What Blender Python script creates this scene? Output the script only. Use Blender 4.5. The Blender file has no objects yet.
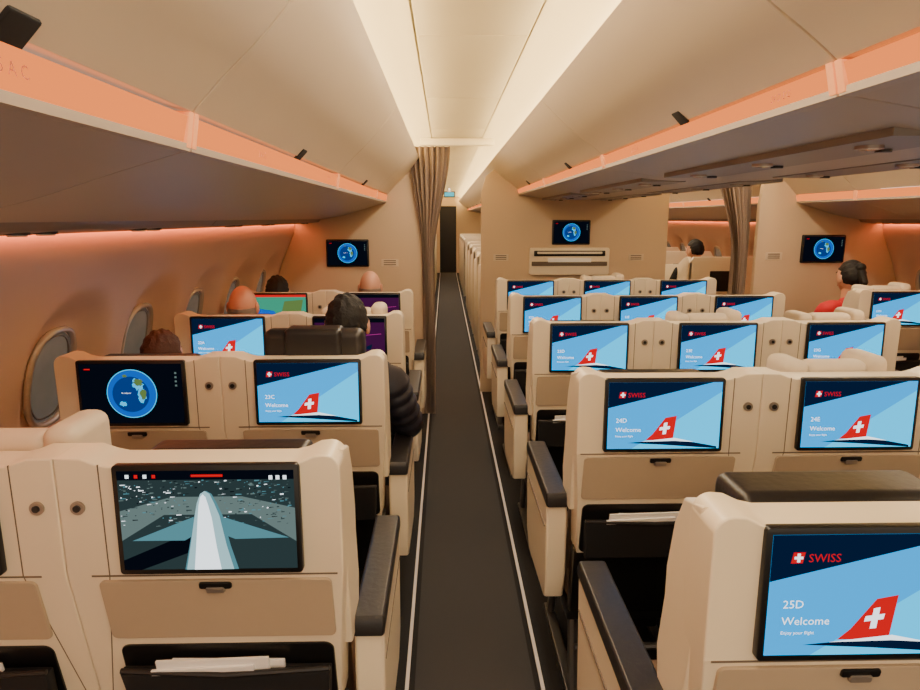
import bpy, bmesh, math, random
from mathutils import Vector, Matrix
random.seed(3)
R=math.radians
scene=bpy.context.scene
COL=scene.collection

# ------------------------------------------------------------ materials
def lin(c):
    return tuple(((x/255)/12.92 if x/255<=0.04045 else ((x/255+0.055)/1.055)**2.4) for x in c)
MATS={}
def mat(name,rgb,rough=0.5,metal=0.0,noise=0.0,scale=40,bump=0.0,emit=0.0,ecol=None,spec=0.5):
    if name in MATS: return MATS[name]
    m=bpy.data.materials.new(name); m.use_nodes=True
    nt=m.node_tree; b=nt.nodes['Principled BSDF']
    c=lin(rgb)+(1,)
    b.inputs['Base Color'].default_value=c
    b.inputs['Roughness'].default_value=rough
    b.inputs['Metallic'].default_value=metal
    b.inputs['Specular IOR Level'].default_value=spec
    if emit>0:
        b.inputs['Emission Color'].default_value=(lin(ecol)+(1,)) if ecol else c
        b.inputs['Emission Strength'].default_value=emit
    if noise>0 or bump>0:
        tc=nt.nodes.new('ShaderNodeTexCoord')
        n=nt.nodes.new('ShaderNodeTexNoise'); n.inputs['Scale'].default_value=scale; n.inputs['Detail'].default_value=3
        nt.links.new(tc.outputs['Object'],n.inputs['Vector'])
        if noise>0:
            mx=nt.nodes.new('ShaderNodeMix'); mx.data_type='RGBA'; mx.blend_type='MULTIPLY'
            mx.inputs[0].default_value=noise
            mx.inputs[6].default_value=c
            nt.links.new(n.outputs['Fac'],mx.inputs[7])
            nt.links.new(mx.outputs[2],b.inputs['Base Color'])
        if bump>0:
            bp=nt.nodes.new('ShaderNodeBump'); bp.inputs['Strength'].default_value=bump; bp.inputs['Distance'].default_value=0.005
            nt.links.new(n.outputs['Fac'],bp.inputs['Height'])
            nt.links.new(bp.outputs['Normal'],b.inputs['Normal'])
    MATS[name]=m; return m
def emis(name,rgb,s=1.0):
    if name in MATS: return MATS[name]
    m=bpy.data.materials.new(name); m.use_nodes=True
    nt=m.node_tree; nt.nodes.clear()
    o=nt.nodes.new('ShaderNodeOutputMaterial'); e=nt.nodes.new('ShaderNodeEmission')
    e.inputs['Color'].default_value=lin(rgb)+(1,); e.inputs['Strength'].default_value=s
    nt.links.new(e.outputs[0],o.inputs[0]); MATS[name]=m; return m

M_shell=mat('shell_beige',(234,220,194),0.33,noise=0.03,scale=8)
M_shell2=mat('shell_taupe',(182,164,140),0.45,noise=0.05)
M_seam=mat('seam_brown',(104,90,76),0.7)
M_leather=mat('dark_leather',(36,33,33),0.36,noise=0.2,scale=60,bump=0.15)
M_black=mat('black_plastic',(16,15,16),0.35)
M_mesh=mat('pocket_mesh',(24,24,28),0.8,noise=0.5,scale=300)
M_fabric=mat('seat_fabric',(126,100,80),0.85,noise=0.3,scale=120,bump=0.2)
M_cream=mat('headrest_cream',(222,206,182),0.6,noise=0.08,scale=30)
M_metal=mat('leg_metal',(120,118,116),0.3,metal=0.8)
M_disc=mat('disc_grey',(160,150,140),0.3,metal=0.6)
M_paper=mat('paper_white',(240,238,236),0.7)
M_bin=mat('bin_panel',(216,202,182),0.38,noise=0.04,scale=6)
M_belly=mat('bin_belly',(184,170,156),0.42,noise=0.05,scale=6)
M_psu=mat('psu_grey',(134,124,114),0.4)
M_ceil=mat('ceiling_panel',(244,238,218),0.5,noise=0.03,scale=5)
M_wall=mat('sidewall',(244,208,186),0.5,noise=0.04,scale=6)
M_bulk=mat('bulkhead_laminate',(214,190,160),0.55,noise=0.15,scale=260)
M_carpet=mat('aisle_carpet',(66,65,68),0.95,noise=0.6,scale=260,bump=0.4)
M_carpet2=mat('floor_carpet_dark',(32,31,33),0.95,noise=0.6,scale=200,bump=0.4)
M_line=mat('path_strip',(205,198,196),0.5)
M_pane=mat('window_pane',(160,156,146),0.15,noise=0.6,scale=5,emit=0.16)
M_rim=mat('window_rim',(240,225,212),0.2,metal=0.3)
M_curt=mat('curtain_cloth',(152,132,118),0.9,noise=0.3,scale=90,bump=0.2)
M_lipend=mat('lip_end',(236,170,125),0.4,emit=0.35,ecol=(255,130,60))  # end joint, no lamp; faint glow painted in to match the lit strip
M_label=mat('label_print',(190,92,52),0.6)
E_lip=emis('lip_strip_light',(255,134,62),1.55)
E_cove=emis('cove_light',(255,216,148),20.0)
E_wash=emis('sidewall_wash_light',(255,128,72),12.0)
M_glass=mat('reading_lamp_lens',(210,210,200),0.1)
E_sky=emis('scr_sky',(0,150,222),1.8); E_sky2=emis('scr_sky_light',(14,186,240),1.9); E_navy=emis('scr_navy',(8,28,58),1.0)
E_red=emis('scr_red',(215,10,22),1.2); E_white=emis('scr_white',(235,244,250),2.0)
E_blk=emis('scr_black',(8,14,26),0.8); E_globe=emis('scr_globe',(0,80,180),1.5); E_land=emis('scr_land',(100,130,70),1.0); E_ring=emis('scr_ring',(40,180,235),1.6)
E_deep=emis('scr_ocean',(0,50,120),1.3)
E_pur=emis('scr_purple',(66,16,64),1.0); E_mag=emis('scr_magenta',(200,50,150),1.2); E_green=emis('scr_green',(50,150,120),1.2)
E_tarmac=emis('scr_tarmac',(100,120,118),1.1); E_tarmac2=emis('scr_tarmac_dark',(44,60,62),1.0); E_plane=emis('scr_plane',(160,200,206),1.3); E_plane2=emis('scr_plane_blue',(84,140,152),1.1)

# ------------------------------------------------------------ mesh helpers
class MB:
    def __init__(s): s.bm=bmesh.new(); s.mats=[]
    def mi(s,m):
        if m not in s.mats: s.mats.append(m)
        return s.mats.index(m)
    def merge(s,b,m,M=None):
        i=s.mi(m)
        for f in b.faces: f.material_index=i
        if M is not None: bmesh.ops.transform(b,matrix=M,verts=b.verts)
        me=bpy.data.meshes.new('t'); b.to_mesh(me); b.free(); s.bm.from_mesh(me); bpy.data.meshes.remove(me)
    def box(s,x0,x1,y0,y1,z0,z1,m,bev=0.0,seg=2,M=None,shear=None):
        b=bmesh.new(); bmesh.ops.create_cube(b,size=1)
        for v in b.verts:
            v.co=Vector(((x0+x1)/2+v.co.x*(x1-x0),(y0+y1)/2+v.co.y*(y1-y0),(z0+z1)/2+v.co.z*(z1-z0)))
        if bev: bmesh.ops.bevel(b,geom=list(b.edges),offset=bev,segments=seg,affect='EDGES',profile=0.5)
        if shear:
            for v in b.verts: v.co=shear(v.co.copy())
        s.merge(b,m,M)
    def prism(s,pts,a0,a1,m,axis='y',bev=0.0,seg=2,shear=None,M=None):
        b=bmesh.new()
        def P(p,a):
            if axis=='y': return (p[0],a,p[1])
            if axis=='x': return (a,p[0],p[1])
            return (p[0],p[1],a)
        A=[b.verts.new(P(p,a0)) for p in pts]; B=[b.verts.new(P(p,a1)) for p in pts]
        fa=b.faces.new(A); fb=b.faces.new(B[::-1])
        n=len(pts)
        for i in range(n): b.faces.new((A[i],B[i],B[(i+1)%n],A[(i+1)%n]))
        bmesh.ops.recalc_face_normals(b,faces=b.faces)
        if bev:
            ed=[e for e in fa.edges]+[e for e in fb.edges]
            bmesh.ops.bevel(b,geom=ed,offset=bev,segments=seg,affect='EDGES',profile=0.5)
        if shear:
            bmesh.ops.bisect_plane(b,geom=list(b.verts)+list(b.edges)+list(b.faces),plane_co=(0,0,FOLD),plane_no=(0,0,1),dist=1e-5)
            for v in b.verts: v.co=shear(v.co.copy())
        s.merge(b,m,M)
    def cyl(s,p,r,h,m,axis='z',n=20,r2=None,bev=0):
        b=bmesh.new(); bmesh.ops.create_cone(b,cap_ends=True,segments=n,radius1=r,radius2=r if r2 is None else r2,depth=h)
        if axis=='y': Mx=Matrix.Rotation(R(90),4,'X')
        elif axis=='x': Mx=Matrix.Rotation(R(90),4,'Y')
        else: Mx=Matrix.Identity(4)
        s.merge(b,m,Matrix.Translation(p)@Mx)
    def sphere(s,p,r,m,sc=(1,1,1),u=16,v=10,f=None):
        b=bmesh.new(); bmesh.ops.create_uvsphere(b,u_segments=u,v_segments=v,radius=r)
        for q in b.verts:
            q.co=Vector((q.co.x*sc[0],q.co.y*sc[1],q.co.z*sc[2]))
            if f: q.co=f(q.co.copy())
        s.merge(b,m,Matrix.Translation(p))
    def tube(s,pts,rad,m,n=10,up=(0,0,1),flat=1.0):
        b=bmesh.new(); pts=[Vector(p) for p in pts]; rings=[]
        up=Vector(up)
        for i,p in enumerate(pts):
            t=(pts[min(i+1,len(pts)-1)]-pts[max(i-1,0)]).normalized()
            a=t.cross(up); 
            if a.length<0.1: a=t.cross(Vector((0,1,0)))
            a.normalize(); c=t.cross(a)
            rings.append([b.verts.new(p+(a*math.cos(2*math.pi*k/n)+c*math.sin(2*math.pi*k/n)*flat)*rad[i]) for k in range(n)])
        for i in range(len(rings)-1):
            for k in range(n): b.faces.new((rings[i][k],rings[i][(k+1)%n],rings[i+1][(k+1)%n],rings[i+1][k]))
        for rg,sg in ((rings[0],-1),(rings[-1],1)):
            i=0 if sg<0 else -1
            t=(pts[1]-pts[0]).normalized() if sg<0 else (pts[-1]-pts[-2]).normalized()
            c=b.verts.new(pts[i]+t*sg*rad[i]*0.4)
            for k in range(n): b.faces.new((rg[k],rg[(k+1)%n],c))
        bmesh.ops.recalc_face_normals(b,faces=b.faces)
        s.merge(b,m)
    def poly(s,pts3,m):
        b=bmesh.new(); b.faces.new([b.verts.new(p) for p in pts3]); s.merge(b,m)
    def mesh(s,name,ang=35,flatbig=None):
        me=bpy.data.meshes.new(name); s.bm.to_mesh(me); s.bm.free()
        for m in s.mats: me.materials.append(m)
        for p in me.polygons: p.use_smooth=(flatbig is None or p.area<flatbig)
        me.set_sharp_from_angle(angle=R(ang))
        return me
def obj(name,me,parent=None,loc=(0,0,0),rot=(0,0,0),sc=None,wn=False):
    o=bpy.data.objects.new(name,me); COL.objects.link(o); o.location=loc; o.rotation_euler=rot
    if sc: o.scale=sc
    if parent: o.parent=parent
    if wn:
        md=o.modifiers.new('wn','WEIGHTED_NORMAL'); md.keep_sharp=True; md.weight=90
    return o
def empty(name,loc=(0,0,0),rot=(0,0,0)):
    e=bpy.data.objects.new(name,None); COL.objects.link(e); e.location=loc; e.rotation_euler=rot; e.empty_display_size=0.1
    return e
def rrect(cx,cz,w,h,r,n=5,rs=None):
    rs=rs or (r,r,r,r)
    out=[]
    for (sx,sz,a0,rr) in ((-1,-1,180,rs[0]),(1,-1,270,rs[1]),(1,1,0,rs[2]),(-1,1,90,rs[3])):
        x=cx+sx*(w/2-rr); z=cz+sz*(h/2-rr)
        if rr<=0.0001: out.append((x,z)); continue
        for k in range(n+1):
            a=R(a0+90*k/n); out.append((x+rr*math.cos(a),z+rr*math.sin(a)))
    return out
def text_bm(s,txt,size,M,m,align='LEFT'):
    cu=bpy.data.curves.new('txt','FONT'); cu.body=txt; cu.size=size; cu.align_x=align; cu.resolution_u=2
    o=bpy.data.objects.new('txt',cu); COL.objects.link(o)
    dg=bpy.context.evaluated_depsgraph_get(); me=bpy.data.meshes.new_from_object(o.evaluated_get(dg))
    b=bmesh.new(); b.from_mesh(me)
    bpy.data.objects.remove(o); bpy.data.curves.remove(cu); bpy.data.meshes.remove(me)
    s.merge(b,m,M)
def TX(x,z,y): return Matrix.Translation((x,y,z))@Matrix.Rotation(R(90),4,'X')

XC=0.10; XM=1.20
YB=-2.6; YF=20.0
FOLD=0.962

# ------------------------------------------------------------ screens
SW,SH=0.352,0.222
def screen_base(s,w=SW,h=SH):
    s.prism(rrect(0,0,w,h,0.008),-0.008,0.008,M_black,bev=0.002)
IW,IH=0.332,0.200
def U(u,v,y=-0.0088): return ((u-0.5)*IW,y,(v-0.5)*IH)
def poly2(s,uv,m,y=-0.0088): s.poly([U(a,b,y) for a,b in uv],m)
def stext(s,t,sz,u,v,m,y=-0.0096):
    p=U(u,v); text_bm(s,t,sz,TX(p[0],p[2],y),m)
def scr_mesh(kind,label=''):
    s=MB(); screen_base(s)
    if kind=='welcome':
        poly2(s,[(0,0),(1,0),(1,1),(0,1)],E_sky)
        poly2(s,[(0.22,0.0),(1,0.0),(1,0.86)],E_sky2,-0.0090)
        poly2(s,[(0,0.62),(0.92,1),(0,1)],E_navy,-0.0092)
        poly2(s,[(0.34,0.13),(0.40,0.22),(0.51,0.47),(0.61,0.50),(0.585,0.13)],E_red,-0.0094)
        poly2(s,[(0.46,0.28),(0.55,0.30),(0.555,0.345),(0.465,0.325)],E_white,-0.0096)
        poly2(s,[(0.49,0.22),(0.52,0.225),(0.53,0.40),(0.50,0.39)],E_white,-0.0096)
        poly2(s,[(0.18,0.09),(0.60,0.15),(0.98,0.03),(0.98,0.0),(0.5,0.06)],E_navy,-0.0094)
        poly2(s,[(0.30,0.11),(0.60,0.165),(0.78,0.10),(0.6,0.12)],E_white,-0.0096)
        poly2(s,[(0.09,0.77),(0.145,0.77),(0.155,0.86),(0.10,0.86)],E_red,-0.0094)
        poly2(s,[(0.105,0.805),(0.145,0.805),(0.145,0.825),(0.105,0.825)],E_white,-0.0096)
        poly2(s,[(0.118,0.78),(0.132,0.78),(0.132,0.85),(0.118,0.85)],E_white,-0.0096)
        stext(s,'SWISS',0.019,0.17,0.78,E_red)
        if label: stext(s,label,0.019,0.07,0.40,E_white)
        stext(s,'Welcome',0.019,0.07,0.26,E_white)
        stext(s,'Enjoy your flight',0.008,0.07,0.18,E_white)
    elif kind=='globe':
        poly2(s,[(0,0),(1,0),(1,1),(0,1)],E_blk)
        asp=IW/IH
        def circ(r,m,y,cx=0.5,cz=0.5):
            poly2(s,[(cx+r/asp*math.cos(a),cz+r*math.sin(a)) for a in [2*math.pi*k/40 for k in range(40)]],m,y)
        circ(0.41,E_ring,-0.0090); circ(0.395,E_globe,-0.0092); circ(0.30,E_deep,-0.0093,0.49,0.49)
        def land(c,seed,m=E_land,rad=0.1,ex=1.3,y=-0.0095):
            rn=random.Random(seed); n=22
            poly2(s,[(c[0]+rad*(0.6+0.45*rn.random())/asp*math.cos(2*math.pi*k/n),c[1]+rad*ex*(0.6+0.45*rn.random())*math.sin(2*math.pi*k/n)) for k in range(n)],m,y)
        land((0.56,0.66),2,E_ring,0.11,1.0,-0.0094); land((0.57,0.69),1,E_land,0.09,0.9)
        land((0.60,0.48),3,E_ring,0.08,1.8,-0.0094); land((0.61,0.50),5,E_land,0.06,1.7)
        land((0.41,0.33),4,E_ring,0.07,0.7,-0.0094); land((0.44,0.80),8,E_land,0.05,0.6)
        stext(s,'N. Atlantic',0.007,0.40,0.50,E_white,-0.0098)
        for k in range(4): poly2(s,[(0.93,0.62+0.07*k),(0.95,0.62+0.07*k),(0.95,0.65+0.07*k),(0.93,0.65+0.07*k)],E_tarmac,-0.0094)
        poly2(s,[(0.05,0.90),(0.11,0.90),(0.11,0.92),(0.05,0.92)],E_red,-0.0094)
    elif kind=='map':
        poly2(s,[(0,0),(1,0),(1,1),(0,1)],E_pur)
        for k in range(5): poly2(s,[(0.1+0.15*k,0.25+0.08*(k%2)),(0.2+0.15*k,0.25),(0.22+0.15*k,0.30+0.02*k),(0.12+0.15*k,0.31)],E_mag if k%2 else E_navy,-0.0092)
        poly2(s,[(0.05,0.5),(0.95,0.62),(0.95,0.63),(0.05,0.51)],E_mag,-0.0093)
        poly2(s,[(0,0.9),(1,0.9),(1,1),(0,1)],E_blk,-0.0092)
        stext(s,'Zurich',0.02,0.1,0.65,E_white)
    elif kind=='terrain':
        poly2(s,[(0,0),(1,0),(1,1),(0,1)],E_green)
        poly2(s,[(0,0),(0.6,0),(0.4,0.5),(0,0.6)],E_globe,-0.0092)
        poly2(s,[(0.55,0.5),(0.9,0.45),(0.95,0.85),(0.6,0.8)],E_land,-0.0092)
        poly2(s,[(0,0.93),(1,0.93),(1,1),(0,1)],E_red,-0.0094)
    elif kind=='tailcam':
        poly2(s,[(0,0),(1,0),(1,1),(0,1)],E_tarmac2)
        poly2(s,[(0,0.30),(0.25,0.56),(0.75,0.56),(1,0.28),(1,0.62),(0.7,0.74),(0.3,0.74),(0,0.6)],E_tarmac,-0.0090)
        poly2(s,[(0,0.91),(1,0.91),(1,1),(0,1)],E_blk,-0.0091)
        rnd=random.Random(5)
        for k in range(520):
            a=rnd.random(); b=0.44+0.46*rnd.random()**0.75; w=0.004+0.03*rnd.random()**2; hh=0.004+0.010*rnd.random()
            if 0.40<a<0.58 and b<0.8: continue
            poly2(s,[(a*0.97,b),(a*0.97+w,b+0.004),(a*0.97+w,b+hh),(a*0.97,b+hh)],rnd.choice([E_white,E_plane2,E_tarmac2,E_tarmac2,E_tarmac2,E_tarmac,E_tarmac,E_plane2,E_blk]),-0.0092-0.0000010*k)
        poly2(s,[(0.0,0.10),(0.42,0.40),(0.42,0.20),(0.10,0.0),(0.0,0.0)],E_blk,-0.0099)
        poly2(s,[(0.06,0.30),(0.42,0.54),(0.42,0.36),(0.36,0.30)],E_plane2,-0.0100)
        poly2(s,[(0.96,0.32),(0.58,0.54),(0.58,0.36),(0.65,0.31)],E_plane2,-0.0100)
        prof=[(0.35,0.0),(0.385,0.25),(0.425,0.55),(0.445,0.68),(0.47,0.77),(0.50,0.80),(0.53,0.77),(0.555,0.68),(0.585,0.55),(0.62,0.25),(0.66,0.0)]
        poly2(s,prof,E_plane2,-0.0102)
        poly2(s,[(0.5+(a-0.5)*0.88-0.008,b) for a,b in prof],E_plane,-0.0104)
        poly2(s,[(0.5+(a-0.5)*0.50-0.02,b*0.96) for a,b in prof],E_white,-0.0106)
        for k in range(4): poly2(s,[(0.05+0.05*k,0.93),(0.07+0.05*k,0.93),(0.07+0.05*k,0.965),(0.05+0.05*k,0.965)],E_red if k%2 else E_white,-0.0106)
        for k in range(3): poly2(s,[(0.86+0.04*k,0.91),(0.88+0.04*k,0.91),(0.88+0.04*k,0.95),(0.86+0.04*k,0.95)],E_white,-0.0106)
        poly2(s,[(0.42,0.94),(0.60,0.94),(0.60,0.965),(0.42,0.965)],E_red,-0.0106)
    else:
        poly2(s,[(0,0),(1,0),(1,1),(0,1)],E_blk)
    return s.mesh('seat_screen_'+kind)
SCR={}
def scr(kind,label=''):
    if (kind,label) not in SCR: SCR[(kind,label)]=scr_mesh(kind,label)
    return SCR[(kind,label)]

# ------------------------------------------------------------ seats
HW=0.2880
def lean(co):
    d=max(0.0,FOLD-co.z)
    return Vector((co.x, co.y+0.20*d, co.z))
ZT=1.207
def seat_mesh(lo,ro,hr):
    s=MB()
    OX=0.252
    def edge(side,outer):
        if outer: return [(side*0.225,0.60),(side*0.238,0.80),(side*OX,0.962)]
        return [(side*HW,0.60)]
    pts=[]
    L=edge(-1,lo); Rr=edge(1,ro)
    pts+= [L[0]]
    pts+= Rr
    xr=OX if ro else HW; xl=-OX if lo else -HW
    rc=0.030; DIP=0.020
    if ro:
        for k in range(6):
            a=R(90*k/5); pts.append((xr-rc+rc*math.cos(a),ZT-rc+rc*math.sin(a)))
        pts+=[(xr-0.05,ZT-0.002),(xr-0.075,ZT-DIP*0.7),(xr-0.10,ZT-DIP)]
    else: pts+=[(xr,ZT-0.004),(xr-0.05,ZT-0.004),(xr-0.075,ZT-DIP*0.7),(xr-0.10,ZT-DIP)]
    if lo:
        pts+=[(xl+0.10,ZT-DIP),(xl+0.075,ZT-DIP*0.7),(xl+0.05,ZT-0.002)]
        for k in range(6):
            a=R(90+90*k/5); pts.append((xl+rc+rc*math.cos(a),ZT-rc+rc*math.sin(a)))
    else: pts+=[(xl+0.10,ZT-DIP),(xl+0.075,ZT-DIP*0.7),(xl+0.05,ZT-0.004),(xl,ZT-0.004)]
    pts+= L[:0:-1]
    s.prism(pts,0.0,0.095,M_shell,bev=0.004,seg=3,shear=lean)
    for side,outer in ((-1,lo),(1,ro)):
        if outer:
            prof=[(0.05,0.74),(0.15,0.74),(0.19,0.84),(0.19,1.02),(0.165,1.12),(0.13,1.18),(0.05,1.20)]
            x0,x1=sorted((side*0.224,side*(OX-0.001)))
            s.prism(prof,x0,x1,M_shell,axis='x',bev=0.006,seg=3,shear=lean)
        else:
            x=side*0.205
            s.box(x-0.0012,x+0.0012,-0.0006,0.002,FOLD,ZT-0.016,M_seam)
            s.box(x-0.0010,x+0.0010,-0.0006,0.002,0.62,FOLD,M_seam,shear=lambda c,x=x,sd=side:lean(Vector((c.x+sd*0.18*(FOLD-c.z),c.y,c.z))))
    s.box(-0.24,0.24,-0.0008,0.002,FOLD-0.003,FOLD+0.0005,M_seam)
    s.prism(rrect(0,0.878,0.455,0.146,0.012),-0.007,0.01,M_shell2,bev=0.003,shear=lean)
    s.prism(rrect(0,0.940,0.064,0.016,0.005),-0.012,0.0,M_black,bev=0.003,shear=lean)
    s.prism(rrect(0,0.931,0.036,0.014,0.004),-0.015,0.0,M_disc,bev=0.002,shear=lean)
    s.prism(rrect(0,0.695,0.44,0.18,0.02),-0.004,0.02,M_black,bev=0.004,shear=lean)
    s.prism([(-0.205,0.60),(0.205,0.60),(0.215,0.735),(-0.215,0.735)],-0.038,-0.006,M_mesh,bev=0.008,shear=lean)
    ps=[lean(Vector(p)) for p in ((-0.213,-0.030,0.738),(0,-0.040,0.732),(0.213,-0.030,0.738))]
    s.tube(ps,[0.006]*3,M_leather,n=8)
    for (a,b_,y0,zt,tl) in ((-0.14,0.09,-0.031,0.766,0.03),(-0.11,0.12,-0.023,0.758,-0.02),(-0.15,0.06,-0.037,0.750,0.05)):
        s.box(a,b_,y0,y0+0.007,0.64,zt,M_paper,0.001,1,shear=lambda c,tl=tl:lean(Vector((c.x,c.y,c.z+c.x*tl))))
    s.prism([(-0.23,0.36),(0.23,0.36),(0.235,0.61),(-0.235,0.61)],0.0,0.05,M_black,bev=0.01,shear=lean)  # lower back coloured black for the shadowed void below the pocket
    for side,outer in ((-1,lo),(1,ro)):
        if not outer:
            x=side*(HW-0.038)
            s.cyl((x,0.000,1.105),0.0135,0.010,M_disc,'y'); s.cyl((x,-0.002,1.105),0.007,0.012,M_leather,'y')
    s.box(-0.225,0.225,0.20,0.68,0.34,0.465,M_fabric,0.035,4)
    s.box(-0.221,0.221,0.13,0.24,0.44,1.08,M_fabric,0.035,3,shear=lambda c:Vector((c.x,c.y+0.08*(1.2-c.z),c.z)))
    if hr=='dark':
        s.box(-0.165,0.20,0.10,0.22,0.98,1.196,M_leather,0.022,4)
    elif hr=='low':
        s.box(-0.17,0.17,0.10,0.19,0.98,1.180,M_leather,0.022,4)
    elif hr=='tall':
        s.box(-0.175,0.175,0.10,0.185,1.0,1.272,M_leather,0.030,4)
        s.box(-0.10,0.10,0.085,0.195,1.10,1.278,M_leather,0.02,3)
    else:
        ox=0.115 if hr=='creamwide' else 0.0
        zt=1.215 if hr=='creamwide' else 1.215
        s.box(-0.10+ox,0.10+ox,0.10,0.18,0.98,zt,M_cream,0.030,4)
        for sd in (-1,1):
            b0,b1=sorted((sd*0.085,sd*0.16)); s.box(b0+ox,b1+ox,0.10,0.26,1.0,zt+(0.015 if sd>0 else 0),M_cream,0.028,4)
    for side,outer in ((-1,lo),(1,ro)):
        if outer: a,b_=0.247,0.315
        else: a,b_=0.247,HW-0.0015
        x0,x1=sorted((side*a,side*b_))
        prof=[(0.13,0.74),(0.12,0.50),(0.15,0.40),(0.52,0.37),(0.60,0.43),(0.63,0.74)]
        s.prism(prof,x0,x1,M_shell,axis='x',bev=0.010,seg=3)
        s.prism([(0.12,0.735),(0.635,0.735),(0.645,0.755),(0.625,0.780),(0.13,0.780),(0.12,0.765)],x0-0.002*(1 if outer else 0),x1+0.002*(1 if outer else 0),M_leather,axis='x',bev=0.008,seg=3)
        if outer:
            xs=side*0.3155
            s.box(min(xs-0.003,xs+0.001),max(xs-0.003,xs+0.001),0.15,0.60,0.655,0.659,M_seam)
    for x in (-0.20,0.20):
        s.tube([(x,0.22,0.36),(x,0.16,0.012)],[0.018,0.018],M_metal,8)
        s.tube([(x,0.56,0.36),(x,0.64,0.012)],[0.016,0.016],M_metal,8)
        s.box(x-0.02,x+0.02,0.10,0.70,0.0,0.022,M_metal,0.004)
    s.box(-0.235,0.235,0.14,0.64,0.315,0.35,M_black,0.008)
    s.tube([(-0.2,0.16,0.20),(0.2,0.16,0.20)],[0.012,0.012],M_metal,8)
    s.box(-0.05,0.12,0.26,0.5,0.20,0.32,M_black,0.01)
    return s.mesh('airplane_seat_body',35,0.012)
SM={}
def seat(x,y,lo,ro,hr='dark',kind='welcome',label=''):
    k=(lo,ro,hr)
    if k not in SM: SM[k]=seat_mesh(*k)
    e=empty('airplane_seat',(x,y,0.0))
    obj('seat_body',SM[k],e,wn=True)
    obj('seat_screen',scr(kind,label),e,(0,-0.004,1.082),(R(-1.5),0,0))
    return e
rows_mid=[0.895,1.81,2.81,3.81,4.81]
for i,y in enumerate(rows_mid):
    n=25-i; dx=0.018 if i==0 else 0
    hrs=[('dark','dark','dark'),('low','cream','low'),('low','cream','cream'),('low','low','low'),('low','cream','low')][i]
    seat(0.64+dx,y,True,False,hrs[0],'welcome','%dD'%n)
    seat(1.217+dx,y,False,False,hrs[1],'welcome','%dE'%n)
    seat(1.794+dx,y,False,True,hrs[2],'welcome','%dG'%n)
rows_side=[1.17,2.09,3.05,4.02]
kl=[('blank','tailcam'),('globe','welcome'),('welcome','map'),('terrain','map')]
hl=[('creamwide','low'),('low','tall'),('low','cream'),('low','low')]
for i,y in enumerate(rows_side):
    seat(-1.032,y,True,False,hl[i][0],kl[i][0],'%dA'%(24-i) if kl[i][0]=='welcome' else '')
    seat(-0.455,y,False,True,hl[i][1],kl[i][1],'%dC'%(24-i) if kl[i][1]=='welcome' else '')
    seat(2.885,y,True,False,'cream','welcome','%dH'%(24-i))
    seat(3.462,y,False,True,'low','welcome','%dK'%(24-i))

# ------------------------------------------------------------ floor
s=MB()
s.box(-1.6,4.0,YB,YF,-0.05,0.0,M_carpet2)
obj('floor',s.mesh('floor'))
for k,xc in enumerate((XC,2*XM-XC)):
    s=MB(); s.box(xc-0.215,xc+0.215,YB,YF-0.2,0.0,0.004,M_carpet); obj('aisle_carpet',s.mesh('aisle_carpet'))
    for sd in (-1,1):
        s=MB(); x=xc+sd*0.243
        s.box(x-0.0065,x+0.0065,YB,YF-0.2,0.0,0.006,M_line); obj('trim_floor_strip',s.mesh('trim_floor_strip'))

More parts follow.
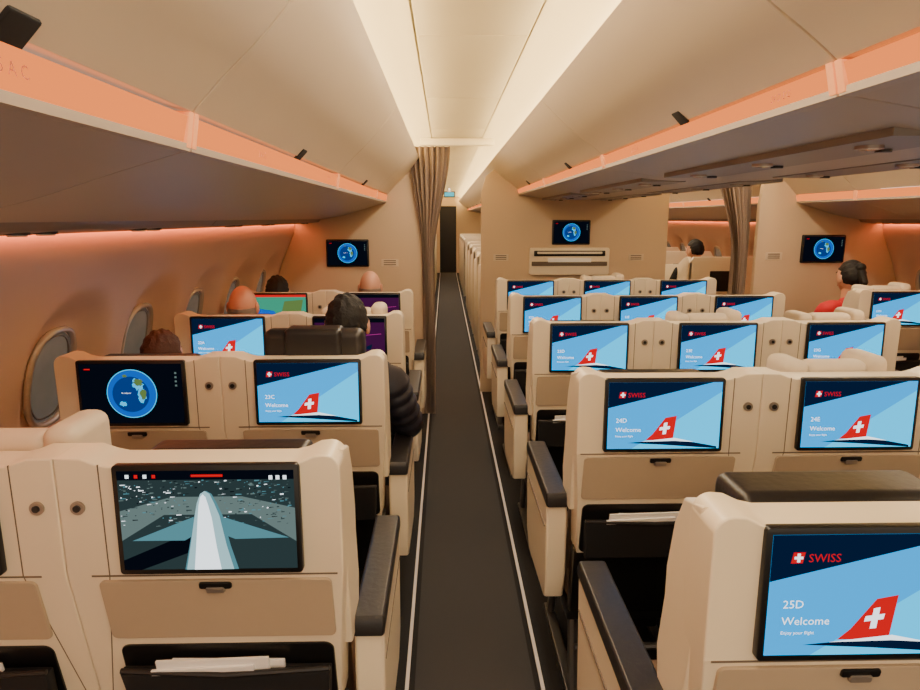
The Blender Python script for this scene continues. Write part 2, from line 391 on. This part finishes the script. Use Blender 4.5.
# ------------------------------------------------------------ bins
def smooth(pts,n=4):
    out=[]
    for i in range(len(pts)-1):
        p0=pts[max(i-1,0)];p1=pts[i];p2=pts[i+1];p3=pts[min(i+2,len(pts)-1)]
        for k in range(n):
            t=k/n
            out.append(tuple(0.5*((2*p1[j])+(-p0[j]+p2[j])*t+(2*p0[j]-5*p1[j]+4*p2[j]-p3[j])*t*t+(-p0[j]+3*p1[j]-3*p2[j]+p3[j])*t**3) for j in (0,1)))
    out.append(pts[-1]); return out
door_side=smooth([(0.300,2.120),(0.345,2.060),(0.420,1.975),(0.500,1.900),(0.558,1.840)])
door_mid =smooth([(0.300,2.130),(0.350,2.080),(0.430,2.010),(0.510,1.953),(0.562,1.912)])
belly_side=smooth([(0.575,1.772),(0.70,1.735),(0.90,1.675),(1.09,1.640)])
def bin_seg(name,xc,sgn,door,y0,y1,latch,kind):
    s=MB()
    f=lambda p:(xc+sgn*p[0],p[1])
    if kind=='side':
        pts=[f(p) for p in door]+[f(p) for p in [(0.60,1.85),(0.9,1.95),(1.2,2.09),(0.40,2.095)]]
        s.prism(pts,y0+0.003,y1-0.003,M_bin,bev=0.004,seg=2)
        s.prism([f(p) for p in [(0.560,1.830),(0.572,1.782),(0.585,1.780),(0.60,1.84)]],y0+0.022,y1-0.022,E_lip,bev=0.0)
        for ya,yb in ((y0+0.002,y0+0.024),(y1-0.024,y1-0.002)):
            s.prism([f(p) for p in [(0.556,1.838),(0.566,1.776),(0.59,1.776),(0.60,1.84)]],ya,yb,M_lipend,bev=0.003)
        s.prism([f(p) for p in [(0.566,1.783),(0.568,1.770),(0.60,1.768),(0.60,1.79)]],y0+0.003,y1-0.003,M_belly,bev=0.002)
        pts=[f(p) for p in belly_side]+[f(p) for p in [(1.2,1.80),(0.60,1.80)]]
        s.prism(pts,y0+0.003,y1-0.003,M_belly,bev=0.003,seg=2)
        s.prism([f(p) for p in [(1.095,1.642),(1.12,1.618),(1.25,1.604),(1.270,1.610),(1.275,1.75),(1.2,1.80)]],y0+0.003,y1-0.003,M_psu,bev=0.004)
        for q in (0.3,0.7):
            yy=y0+(y1-y0)*q
            xx=xc+sgn*1.185
            for d in (-0.06,0.06):
                s.cyl((xx,yy+d,1.609),0.022,0.012,M_glass,'z',r2=0.026)
                s.cyl((xx,yy+d,1.611),0.03,0.008,M_black,'z')
        lz,lh=1.842,0.550
    else:
        w=XM-XC
        half=[p for p in door]
        pts=[f(p) for p in half]+[f((2*w-p[0],p[1])) for p in half[::-1]]
        s.prism(pts,y0+0.003,y1-0.003,M_bin,bev=0.004,seg=2)
        for mir in (0,1):
            g=(lambda p:f(p)) if not mir else (lambda p:f((2*w-p[0],p[1])))
            s.prism([g(p) for p in [(0.563,1.904),(0.577,1.866),(0.59,1.862),(0.60,1.91)]],y0+0.022,y1-0.022,E_lip)
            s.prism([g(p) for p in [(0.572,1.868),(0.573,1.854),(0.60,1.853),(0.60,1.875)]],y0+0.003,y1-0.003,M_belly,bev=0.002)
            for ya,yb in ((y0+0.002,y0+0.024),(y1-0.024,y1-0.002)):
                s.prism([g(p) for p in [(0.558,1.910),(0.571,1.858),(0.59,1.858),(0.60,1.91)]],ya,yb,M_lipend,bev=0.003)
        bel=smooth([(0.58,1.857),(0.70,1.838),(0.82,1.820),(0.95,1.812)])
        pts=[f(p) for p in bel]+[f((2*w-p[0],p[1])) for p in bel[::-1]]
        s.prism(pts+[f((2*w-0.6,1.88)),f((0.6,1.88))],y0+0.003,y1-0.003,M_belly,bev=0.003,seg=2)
        for xx in (0.98,1.42):
            s.box(xx-0.10,xx+0.10,y0+0.15,y1-0.15,1.808,1.83,M_psu,0.002)
            for q in (0.2,0.5,0.8):
                yy=y0+(y1-y0)*q
                s.cyl((xx-0.03,yy,1.806),0.03,0.010,M_disc,'z'); s.cyl((xx-0.03,yy,1.8025),0.020,0.008,M_glass,'z')
                s.cyl((xx+0.05,yy+0.07,1.806),0.018,0.010,M_black,'z')
        lz,lh=1.918,0.547
    for mir in ((0,1) if kind=='mid' else (0,)):
        h=lh if not mir else 2*(XM-XC)-lh
        xx=xc+sgn*h
        s.box(xx-0.022,xx+0.022,latch-0.028,latch+0.028,lz+0.000,lz+0.009,M_mesh,0.004,
              M=Matrix.Translation((xx,latch,lz))@Matrix.Rotation(sgn*R(46)*(-1 if mir else 1),4,'Y')@Matrix.Translation((-xx,-latch,-lz)))
    obj(name,s.mesh(name),wn=True)
ys=[-2.05+1.65*k for k in range(14)]
for k in range(13):
    y0,y1=ys[k],ys[k+1]
    if y1>YF-0.2: y1=YF-0.2
    bin_seg('overhead_bin',XC,-1,door_side,y0,y1,(0.74 if k==1 else y0+0.87),'side')
    bin_seg('overhead_bin',2*XM-XC,1,door_side,y0,y1,y0+0.87,'side')
    bin_seg('overhead_bin',XC,1,door_mid,y0-0.10,y1-0.10,y0+0.60,'mid')
s=MB()
for i,(y,t) in enumerate(((0.70,'25'),(1.66,'24'),(2.6,'23'))):
    text_bm(s,t+' A C',0.022,Matrix.Translation((XC-0.556,y,1.798))@Matrix.Rotation(R(90),4,'Z')@Matrix.Rotation(R(90),4,'X'),M_label)
for i,(y,t) in enumerate(((1.36,'24'),(2.35,'23'))):
    text_bm(s,t+' D E G',0.020,Matrix.Translation((XC+0.560,y,1.877))@Matrix.Rotation(R(-90),4,'Z')@Matrix.Rotation(R(90),4,'X'),M_label)
obj('row_number_label',s.mesh('row_number_label'))
# ------------------------------------------------------------ ceiling
s=MB()
for xc in (XC,2*XM-XC):
    yy=[-2.6]+[-1.2+1.2*i for i in range(18)]
    for a,b in zip(yy[:-1],yy[1:]):
        s.box(xc-0.195,xc+0.195,a+0.004,b-0.004,2.270,2.29,M_ceil,0.004)
    for sd in (-1,1):
        c=smooth([(0.205,2.282),(0.27,2.287),(0.34,2.262),(0.385,2.20),(0.392,2.10)],5)
        top=[(p[0]+0.02,p[1]+0.02) for p in c[::-1]]
        s.prism([(xc+sd*p[0],p[1]) for p in c+top],YB,YF,M_ceil)
obj('ceiling',s.mesh('ceiling'))
s=MB()
for xc in (XC,2*XM-XC):
    for sd in (-1,1):
        s.box(*sorted((xc+sd*0.335,xc+sd*0.380)),YB,YF-0.1,2.133,2.145,E_cove)
obj('cove_light_strip',s.mesh('cove_light_strip'))
s=MB(); s.box(-1.7,4.1,YB,YF,2.31,2.36,M_ceil); obj('ceiling_crown',s.mesh('ceiling_crown'))

# ------------------------------------------------------------ side walls with window funnels
wprof=smooth([(0.0,-1.36),(0.3,-1.42),(0.6,-1.45),(0.85,-1.44),(1.1,-1.395),(1.3,-1.33),(1.53,-1.225),(1.64,-1.215)],8)
def wx(z):
    for a,b in zip(wprof[:-1],wprof[1:]):
        if a[0]<=z<=b[0]+1e-6:
            t=(z-a[0])/(b[0]-a[0]); return a[1]+(b[1]-a[1])*t
    return wprof[-1][1]
PIT=0.67; WZ=1.07; RY=0.28; RZ=0.34; DEP=0.075
def wall(name,side):
    bm=bmesh.new()
    y0=2.36-PIT/2-PIT*5; N=int((YF-y0)/PIT)
    NX=26; NZ=66; zz=[1.62*j/NZ for j in range(NZ+1)]
    mir=lambda x: x if side<0 else 2*XM-x
    def pos(i,j):
        y=y0+PIT*i/NX; z=zz[j]
        cyi=y0+PIT*(min(i//NX,N-1)+0.5)
        dy=(y-cyi)/RY; dz=(z-WZ)/RZ
        r=(abs(dy)**2.6+abs(dz)**2.6)**(1/2.6)
        t=min(max((1.0-r)/0.42,0),1); t=t*t*(3-2*t)
        return (mir(wx(z)-DEP*t),y,z)
    V=[[bm.verts.new(pos(i,j)) for j in range(NZ+1)] for i in range(N*NX+1)]
    for i in range(N*NX):
        for j in range(NZ):
            q=(V[i][j],V[i+1][j],V[i+1][j+1],V[i][j+1])
            if side>0: q=q[::-1]
            f=bm.faces.new(q); f.smooth=True
    me=bpy.data.meshes.new(name); bm.to_mesh(me); bm.free(); me.materials.append(M_wall)
    obj(name,me)
    for k in range(N):
        yc=y0+PIT*(k+0.5)
        s=MB(); n=40; ring=[]; ring2=[]
        for q in range(n):
            a=2*math.pi*q/n; c,sn=math.cos(a),math.sin(a)
            for (ry,rz,rg,o) in ((0.135,0.178,ring,0.012),(0.112,0.155,ring2,0.008)):
                yy=yc+ry*abs(c)**(2/2.6)*(1 if c>0 else -1); z=WZ+rz*abs(sn)**(2/2.6)*(1 if sn>0 else -1)
                rg.append((mir(wx(z)-DEP+o),yy,z))
        rows=[]
        for j in range(9):
            z=WZ-0.172+0.344*j/8
            hw=0.131*max(0.02,(1-abs((z-WZ)/0.174)**2.6))**(1/2.6)
            rows.append(((mir(wx(z)-DEP+0.006),yc-hw,z),(mir(wx(z)-DEP+0.006),yc+hw,z)))
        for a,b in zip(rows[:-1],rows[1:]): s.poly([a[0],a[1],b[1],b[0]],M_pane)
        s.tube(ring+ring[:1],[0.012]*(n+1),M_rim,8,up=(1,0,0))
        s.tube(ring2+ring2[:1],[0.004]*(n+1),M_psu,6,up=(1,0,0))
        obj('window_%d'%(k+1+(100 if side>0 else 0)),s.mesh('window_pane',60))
wall('wall_left',-1); wall('wall_right',1)
s=MB()
for side in (-1,1):
    h0,h1=1.280,1.308
    xs=sorted((XC-h0,XC-h1)) if side<0 else sorted((2*XM-XC+h0,2*XM-XC+h1))
    s.box(xs[0],xs[1],YB,5.31,1.612,1.622,E_wash)
    s.box(xs[0],xs[1],5.38,YF-0.2,1.612,1.622,E_wash)
obj('sidewall_light_strip',s.mesh('sidewall_light_strip'))

# ------------------------------------------------------------ bulkheads
def bulk(name,y,pts):
    s=MB(); s.prism(pts,y,y+0.05,M_bulk,bev=0.006); return obj(name,s.mesh(name))
YS=5.32; YM=6.02
lp=[(-0.17,0.0),(-0.17,1.78)]+[(-0.19,1.95),(-0.24,2.05),(-0.32,2.08)]+[(-0.5,2.0),(-1.15,1.9)]+[(wx(z)+0.004,z) for z in (1.52,1.3,1.1,0.85,0.6,0.3,0.0)]
bulk('bulkhead_panel',YS,lp)
bulk('bulkhead_panel',YS,[(2*XM-a,b) for a,b in lp][::-1])
mp=[(0.335,0.0),(2.065,0.0),(2.065,1.88),(2.03,2.02),(1.95,2.09),(1.80,2.098),(0.60,2.098),(0.46,2.09),(0.37,2.02),(0.335,1.88)]
bulk('bulkhead_panel',YM,mp)
def wallscreen(x,y,z,sc):
    e=empty('bulkhead_monitor',(x,y-0.018,z)); 
    o=obj('monitor_panel',scr('globe'),e); o.scale=(sc,1,sc)
    s=MB(); s.prism(rrect(0,0,0.36*sc,0.23*sc,0.01),0.004,0.017,M_black,bev=0.003); obj('monitor_mount',s.mesh('monitor_mount'),e)
wallscreen(-0.79,YS,1.37,0.96); wallscreen(3.12,YS,1.40,1.0); wallscreen(1.165,YM,1.52,0.98)
s=MB()
s.prism(rrect(1.15,1.255,0.74,0.25,0.02),YM-0.05,YM-0.001,M_shell,bev=0.008)
s.prism(rrect(1.15,1.33,0.66,0.05,0.006),YM-0.056,YM-0.04,M_black,bev=0.002)
s.prism(rrect(1.15,1.335,0.60,0.02,0.006),YM-0.062,YM-0.05,M_shell,bev=0.002)
s.prism(rrect(1.15,1.235,0.70,0.04,0.006),YM-0.058,YM-0.04,M_seam,bev=0.002)
s.box(0.95,1.35,YM-0.060,YM-0.05,1.25,1.285,M_paper,0.001,1)
obj('literature_rack',s.mesh('literature_rack'))
for (x,y,z) in ((-0.45,YS,1.29),(0.52,YM,1.29),(1.78,YM,1.29),(2.72,YS,1.34)):
    s=MB(); s.box(x-0.07,x+0.07,y-0.004,y-0.001,z-0.03,z+0.03,M_cream,0.001,1)
    for k in range(3): s.box(x-0.05,x+0.05,y-0.005,y-0.003,z-0.018+0.016*k,z-0.012+0.016*k,M_leather)
    obj('safety_placard',s.mesh('safety_placard'))

# ------------------------------------------------------------ curtains
def curtain(x0,x1,xt0,xt1,y,ztop,ztie,zbot):
    bm=bmesh.new(); NU,NV=110,50; V=[]
    for j in range(NV+1):
        z=ztop+(zbot-ztop)*j/NV
        t=min(max((ztop-z)/(ztop-ztie),0),1.0); t=t*t*(3-2*t)
        a=x0+(xt0-x0)*t; b=x1+(xt1-x1)*t
        amp=0.024-0.006*t
        row=[]
        for i in range(NU+1):
            u=i/NU
            row.append(bm.verts.new((a+(b-a)*u+0.005*math.sin(u*50+1+z*2),y+amp*math.sin(u*2*math.pi*7+0.4*math.sin(z*3))+0.006*math.sin(u*61+z),z)))
        V.append(row)
    for j in range(NV):
        for i in range(NU):
            f=bm.faces.new((V[j][i],V[j+1][i],V[j+1][i+1],V[j][i+1])); f.smooth=True
    me=bpy.data.meshes.new('curtain'); bm.to_mesh(me); bm.free(); me.materials.append(M_curt)
    return obj('cabin_curtain',me)
curtain(-0.27,0.05,-0.18,-0.085,YS-0.045,2.20,1.35,0.02)
curtain(2.16,2.46,2.35,2.47,YS-0.045,2.20,1.35,0.02)
s=MB()
for xc in (XC,2*XM-XC):
    s.box(xc-0.29,xc+0.29,YS-0.07,YS-0.02,2.205,2.262,M_ceil,0.01)
obj('curtain_rail',s.mesh('curtain_rail'))

# ------------------------------------------------------------ forward cabin (business)
def biz():
    s=MB()
    prof=[(0,0.0),(0.9,0.0),(0.98,0.5),(0.98,1.02),(0.90,1.10),(0.35,1.14),(0.18,1.22),(0.05,1.24),(0,1.18)]
    s.prism(prof,0.0,0.04,M_shell,axis='x',bev=0.012,seg=2)
    s.prism([(0,0),(0.75,0),(0.75,1.16),(0.70,1.24),(0.05,1.24),(0,1.18)],0.0,0.05,M_shell,axis='y',bev=0.012)
    s.prism(rrect(0.40,0.98,0.34,0.22,0.01),-0.012,0.0,M_black,bev=0.003)
    s.box(0.10,0.68,0.10,0.22,0.45,1.15,M_fabric,0.04,3)
    s.box(0.10,0.68,0.20,0.70,0.30,0.46,M_fabric,0.04,3)
    s.box(0.12,0.66,0.15,0.68,0.0,0.31,M_black,0.01)
    return s.mesh('business_seat')
bz=biz()
def bizseat(x,y,flip=False):
    e=empty('business_class_seat',(x,y,0)); o=obj('seat_shell',bz,e)
    if flip: o.scale=(-1,1,1)
for k in range(10):
    y=6.9+1.15*k
    if k!=5:
        bizseat(0.40,y); bizseat(2.0,y,True)
    bizseat(-0.22,y,True); bizseat(2.62,y)
s=MB()
s.box(-1.6,-0.15,YF-0.15,YF,0,2.31,M_bulk); s.box(0.35,2.05,YF-0.15,YF,0,2.31,M_bulk); s.box(2.55,4.0,YF-0.15,YF,0,2.31,M_bulk)
s.box(-0.15,0.35,YF-0.15,YF,2.0,2.31,M_bulk); s.box(2.05,2.55,YF-0.15,YF,2.0,2.31,M_bulk)
s.box(-0.15,2.55,YF-0.02,YF,0,2.0,M_black)
obj('wall_front',s.mesh('wall_front'))
s=MB(); s.box(XC-0.12,XC+0.12,14.0,14.03,2.08,2.2,M_black,0.005); s.box(XC-0.10,XC+0.10,13.99,14.0,2.10,2.18,emis('exit_sign_glow',(90,210,220),1.2)); s.box(XC-0.02,XC+0.02,14.0,14.02,2.19,2.272,M_metal)
obj('exit_sign',s.mesh('exit_sign'))

# ------------------------------------------------------------ people
def skin_body(name,bones,rads,mat_,parent,root=0):
    me=bpy.data.meshes.new(name); names=list(bones['v'].keys())
    me.from_pydata([bones['v'][n] for n in names],[(names.index(a),names.index(b)) for a,b in bones['e']],[])
    o=bpy.data.objects.new(name,me); COL.objects.link(o); o.parent=parent
    md=o.modifiers.new('skin','SKIN'); md.use_smooth_shade=True
    sv=me.skin_vertices[0].data
    for i,n in enumerate(names):
        r=rads[n]; sv[i].radius=r if isinstance(r,tuple) else (r,r); sv[i].use_root=(i==root)
    o.modifiers.new('sub','SUBSURF').levels=2; o.modifiers['sub'].render_levels=2
    me.materials.append(mat_); return o
def lerp_path(ps,step):
    ps=[Vector(p) for p in ps]; out=[]
    for a,b in zip(ps[:-1],ps[1:]):
        n=max(2,int((b-a).length/step))
        out+=[a.lerp(b,k/n) for k in range(n)]
    return out+[ps[-1]]
def person(name,loc,s=1.0,skin=(214,160,130),hair=(20,16,15),top=None,bald=False,bun=False,leanx=0.0,pants=None,turn=0,puffer=False):
    e=empty(name,loc); e.scale=(s,s,s)
    M_skin=mat('skin_%d'%skin[0],skin,0.5,noise=0.05)
    M_hair=mat('hair_%d'%hair[0],hair,0.7,noise=0.5,scale=120,bump=0.6)
    top=top or mat('top_dark',(30,30,36),0.8); pants=pants or mat('trousers',(36,38,50),0.9,noise=0.3)
    lx=leanx; pf=1.22 if puffer else 1.0
    V={'pel':(0,0,0.58),'sp':(lx*0.3,-0.03,0.76),'ch':(lx*0.7,-0.02,0.93),'nb':(lx,0.0,1.07),'nk':(lx,0.01,1.12),
       'sl':(lx-0.165,0.0,1.035),'sr':(lx+0.165,0.0,1.035),
       'ul':(lx-0.205,0.03,0.93),'ur':(lx+0.205,0.03,0.93),
       'el':(lx-0.235,0.08,0.835),'er':(lx+0.235,0.08,0.835),'fl':(lx-0.20,0.19,0.80),'fr':(lx+0.20,0.19,0.80),'wl':(lx-0.15,0.29,0.765),'wr':(lx+0.15,0.29,0.765)}
    E=[('pel','sp'),('sp','ch'),('ch','nb'),('nb','nk'),('ch','sl'),('ch','sr'),('sl','ul'),('sr','ur'),('ul','el'),('ur','er'),('el','fl'),('er','fr'),('fl','wl'),('fr','wr')]
    rd={'pel':(0.15,0.11),'sp':(0.135,0.10),'ch':(0.15,0.105),'nb':0.07,'nk':0.055,'sl':0.068,'sr':0.068,'ul':0.058,'ur':0.058,'el':0.05,'er':0.05,'fl':0.043,'fr':0.043,'wl':0.032,'wr':0.032}
    skin_body('torso',{'v':V,'e':E},rd,top,e)
    amp=1.0 if puffer else 0.0; B=0.083 if puffer else 0.068; B2=0.048 if puffer else 0.040
    m=MB()
    for sd,keys in ((-1,('sl','ul','el','fl','wl')),(1,('sr','ur','er','fr','wr'))):
        p0=Vector(V['nb']).lerp(Vector(V[keys[0]]),0.4)
        path=lerp_path([p0]+[V[k] for k in keys],0.008)
        n=len(path); rr=[]
        for i in range(n):
            t=i/(n-1); base=B*(1-t)+B2*t
            if t<0.1: base*=0.75+2.5*t
            rr.append(base*(1-amp*0.12+amp*0.14*abs(math.sin(i*0.008/0.045*math.pi))))
        m.tube(path,rr,top,20,up=(0,1,0.3))
    path=lerp_path([(0,0,0.60),(lx*0.4,-0.03,0.80),(lx*0.8,-0.01,1.02),(lx,0,1.12)],0.008)
    n=len(path); W=0.175
    rr=[(W if i/n<0.72 else W-0.40*(i/n-0.72))*(1-amp*0.06+amp*0.07*abs(math.sin(i*0.008/0.06*math.pi))) for i in range(n)]
    m.tube(path,rr,top,28,up=(0,1,0),flat=0.70)
    obj('jacket',m.mesh('jacket',80),e)
    V={'pel':(0,0.02,0.575),'hl':(-0.09,0.06,0.56),'hr':(0.09,0.06,0.56),'kl':(-0.11,0.44,0.56),'kr':(0.11,0.44,0.56),'cl':(-0.11,0.44,0.34),'cr':(0.11,0.44,0.34),'al':(-0.11,0.42,0.11),'ar':(0.11,0.42,0.11)}
    E=[('pel','hl'),('pel','hr'),('hl','kl'),('hr','kr'),('kl','cl'),('kr','cr'),('cl','al'),('cr','ar')]
    rd={'pel':0.11,'hl':0.09,'hr':0.09,'kl':0.062,'kr':0.062,'cl':0.056,'cr':0.056,'al':0.04,'ar':0.04}
    skin_body('legs',{'v':V,'e':E},rd,pants,e)
    m=MB()
    for sd in (-1,1):
        m.box(sd*0.11-0.045,sd*0.11+0.045,0.36,0.60,0.005,0.10,M_leather,0.03,3)
        w=Vector((lx+sd*0.15,0.29,0.765)); 
        m.box(w.x-0.036,w.x+0.036,w.y+0.01,w.y+0.10,w.z-0.016,w.z+0.012,M_skin,0.012,3)
        m.tube([w+Vector((0,-0.03,0)),w+Vector((0,0.03,0))],[0.027,0.028],M_skin)
        for k,(ln) in enumerate((0.060,0.072,0.068,0.052)):
            bx=w.x-sd*(0.027-0.018*k); by=w.y+0.09
            m.tube([(bx,by,w.z),(bx,by+ln*0.45,w.z+0.003),(bx,by+ln*0.8,w.z-0.012),(bx,by+ln,w.z-0.03)],[0.0088,0.0084,0.0078,0.007],M_skin,8)
        m.tube([(w.x-sd*0.028,w.y+0.03,w.z-0.004),(w.x-sd*0.050,w.y+0.055,w.z-0.012),(w.x-sd*0.056,w.y+0.085,w.z-0.022)],[0.012,0.010,0.008],M_skin,8)
    obj('hands_and_shoes',m.mesh('hands'),e)
    h=MB(); 
    def hf(c):
        z=c.z
        if z<0: c.x*=1-0.28*(-z/0.118)**1.5; c.y*=1-0.12*(-z/0.118)
        if c.y>0.07 and abs(c.x)<0.016 and -0.045<z<0.012: c.y+=0.022*(1-abs(z+0.02)/0.04)
        if c.y>0.06 and 0.004<z<0.03 and 0.015<abs(c.x)<0.05: c.y-=0.006
        return c
    h.sphere((0,0,0),1.0,M_skin,(0.076,0.096,0.118),32,24,hf)
    h.tube([(0,-0.015,-0.15),(0,-0.01,-0.06)],[0.056,0.052],M_skin,14)
    for sd in (-1,1):
        h.sphere((sd*0.080,-0.005,-0.005),0.03,M_skin,(0.35,0.7,1.1),12,8)
        h.sphere((sd*0.030,0.080,0.012),0.012,M_paper,(1,0.7,0.8),12,8); h.sphere((sd*0.030,0.0875,0.012),0.005,M_black,(1,0.5,1),10,6)
        h.tube([(sd*0.016,0.094,0.034),(sd*0.032,0.092,0.037),(sd*0.048,0.080,0.032)],[0.003]*3,M_hair,6)
    h.tube([(-0.022,0.083,-0.058),(0,0.091,-0.056),(0.022,0.083,-0.058)],[0.004,0.006,0.004],mat('lips',(170,90,80),0.5),8)
    if not bald:
        def hh(c):
            if c.y>0 and c.z<0.045+0.0: 
                c.y*=0.35
            if c.z<-0.02: c.z=-0.02+(c.z+0.02)*0.55; c.x*=0.93
            c+=Vector((math.sin(c.z*160+c.y*60)*0.003,math.sin(c.x*200)*0.003,math.sin(c.x*150+c.y*130)*0.003))
            return c
        h.sphere((0,-0.010,0.010),1.0,M_hair,(0.084,0.102,0.118),40,28,hh)
    else:
        def hb(c):
            c.z=min(c.z,0.02)
            if c.y>0: c.y*=0.3
            return c
        h.sphere((0,-0.008,-0.02),1.0,mat('hair_grey',(150,130,116),0.8,noise=0.4),(0.080,0.098,0.09),28,16,hb)
    if bun: h.sphere((0,-0.085,0.08),0.036,M_hair,(1,1,0.9)); h.tube([(0,-0.09,0.06),(0,-0.13,-0.02),(0,-0.12,-0.12)],[0.03,0.028,0.012],M_hair)
    o=obj('head',h.mesh('head'),e,(lx,0.03,1.26)); o.rotation_euler=(0,0,R(turn))
    return e
M_puff=mat('puffer_jacket_cloth',(34,34,46),0.4,noise=0.2)
M_redtop=mat('red_top',(205,12,36),0.7,noise=0.2)
person('passenger',(-0.42,2.09+0.37,0.0),0.985,top=M_puff,leanx=0.04,puffer=True)
person('passenger',(-1.10,2.09+0.37,-0.02),0.90,hair=(80,42,30),top=mat('top_brown',(70,50,40),0.8))
person('passenger',(-1.08,3.05+0.37,-0.02),0.955,skin=(212,146,118),bald=True)
person('passenger',(-0.53,4.02+0.37,-0.02),0.955,skin=(208,156,132),bald=True,leanx=0.02)
person('passenger',(-1.14,4.02+0.37,-0.02),0.93)
person('passenger',(2.84,4.02+0.40,-0.01),0.99,top=M_redtop,bun=True,leanx=-0.01,turn=8)
person('passenger',(2.62+0.40,7.28,0.0),1.02,leanx=-0.19,turn=30)

# ------------------------------------------------------------ world, lights, camera
w=bpy.data.worlds.new('World'); scene.world=w; w.use_nodes=True
bg=w.node_tree.nodes['Background']; bg.inputs[0].default_value=(1.0,0.80,0.60,1); bg.inputs[1].default_value=1.45
def area(name,loc,rot,sx,sy,p,col):
    l=bpy.data.lights.new(name,'AREA'); l.shape='RECTANGLE'; l.size=sx; l.size_y=sy; l.energy=p; l.color=col
    o=bpy.data.objects.new(name,l); COL.objects.link(o); o.location=loc; o.rotation_euler=rot; return o
for xc in (XC,2*XM-XC):  # added fill under the ceiling panels; the cabin's own light is the cove
    area('ceiling_fill_added',(xc,1.3,2.264),(0,0,0),0.10,7.4,62,(1.0,0.83,0.63))
    area('ceiling_fill_added',(xc,12,2.264),(0,0,0),0.10,11.0,80,(1.0,0.87,0.70))

cam=bpy.data.cameras.new('Camera'); cam.lens=645/920*36; cam.sensor_width=36; cam.clip_start=0.02
co=bpy.data.objects.new('Camera',cam); COL.objects.link(co)
co.location=(0,0,1.65); co.rotation_euler=(R(90-11.14),0,R(-1.33))
scene.camera=co
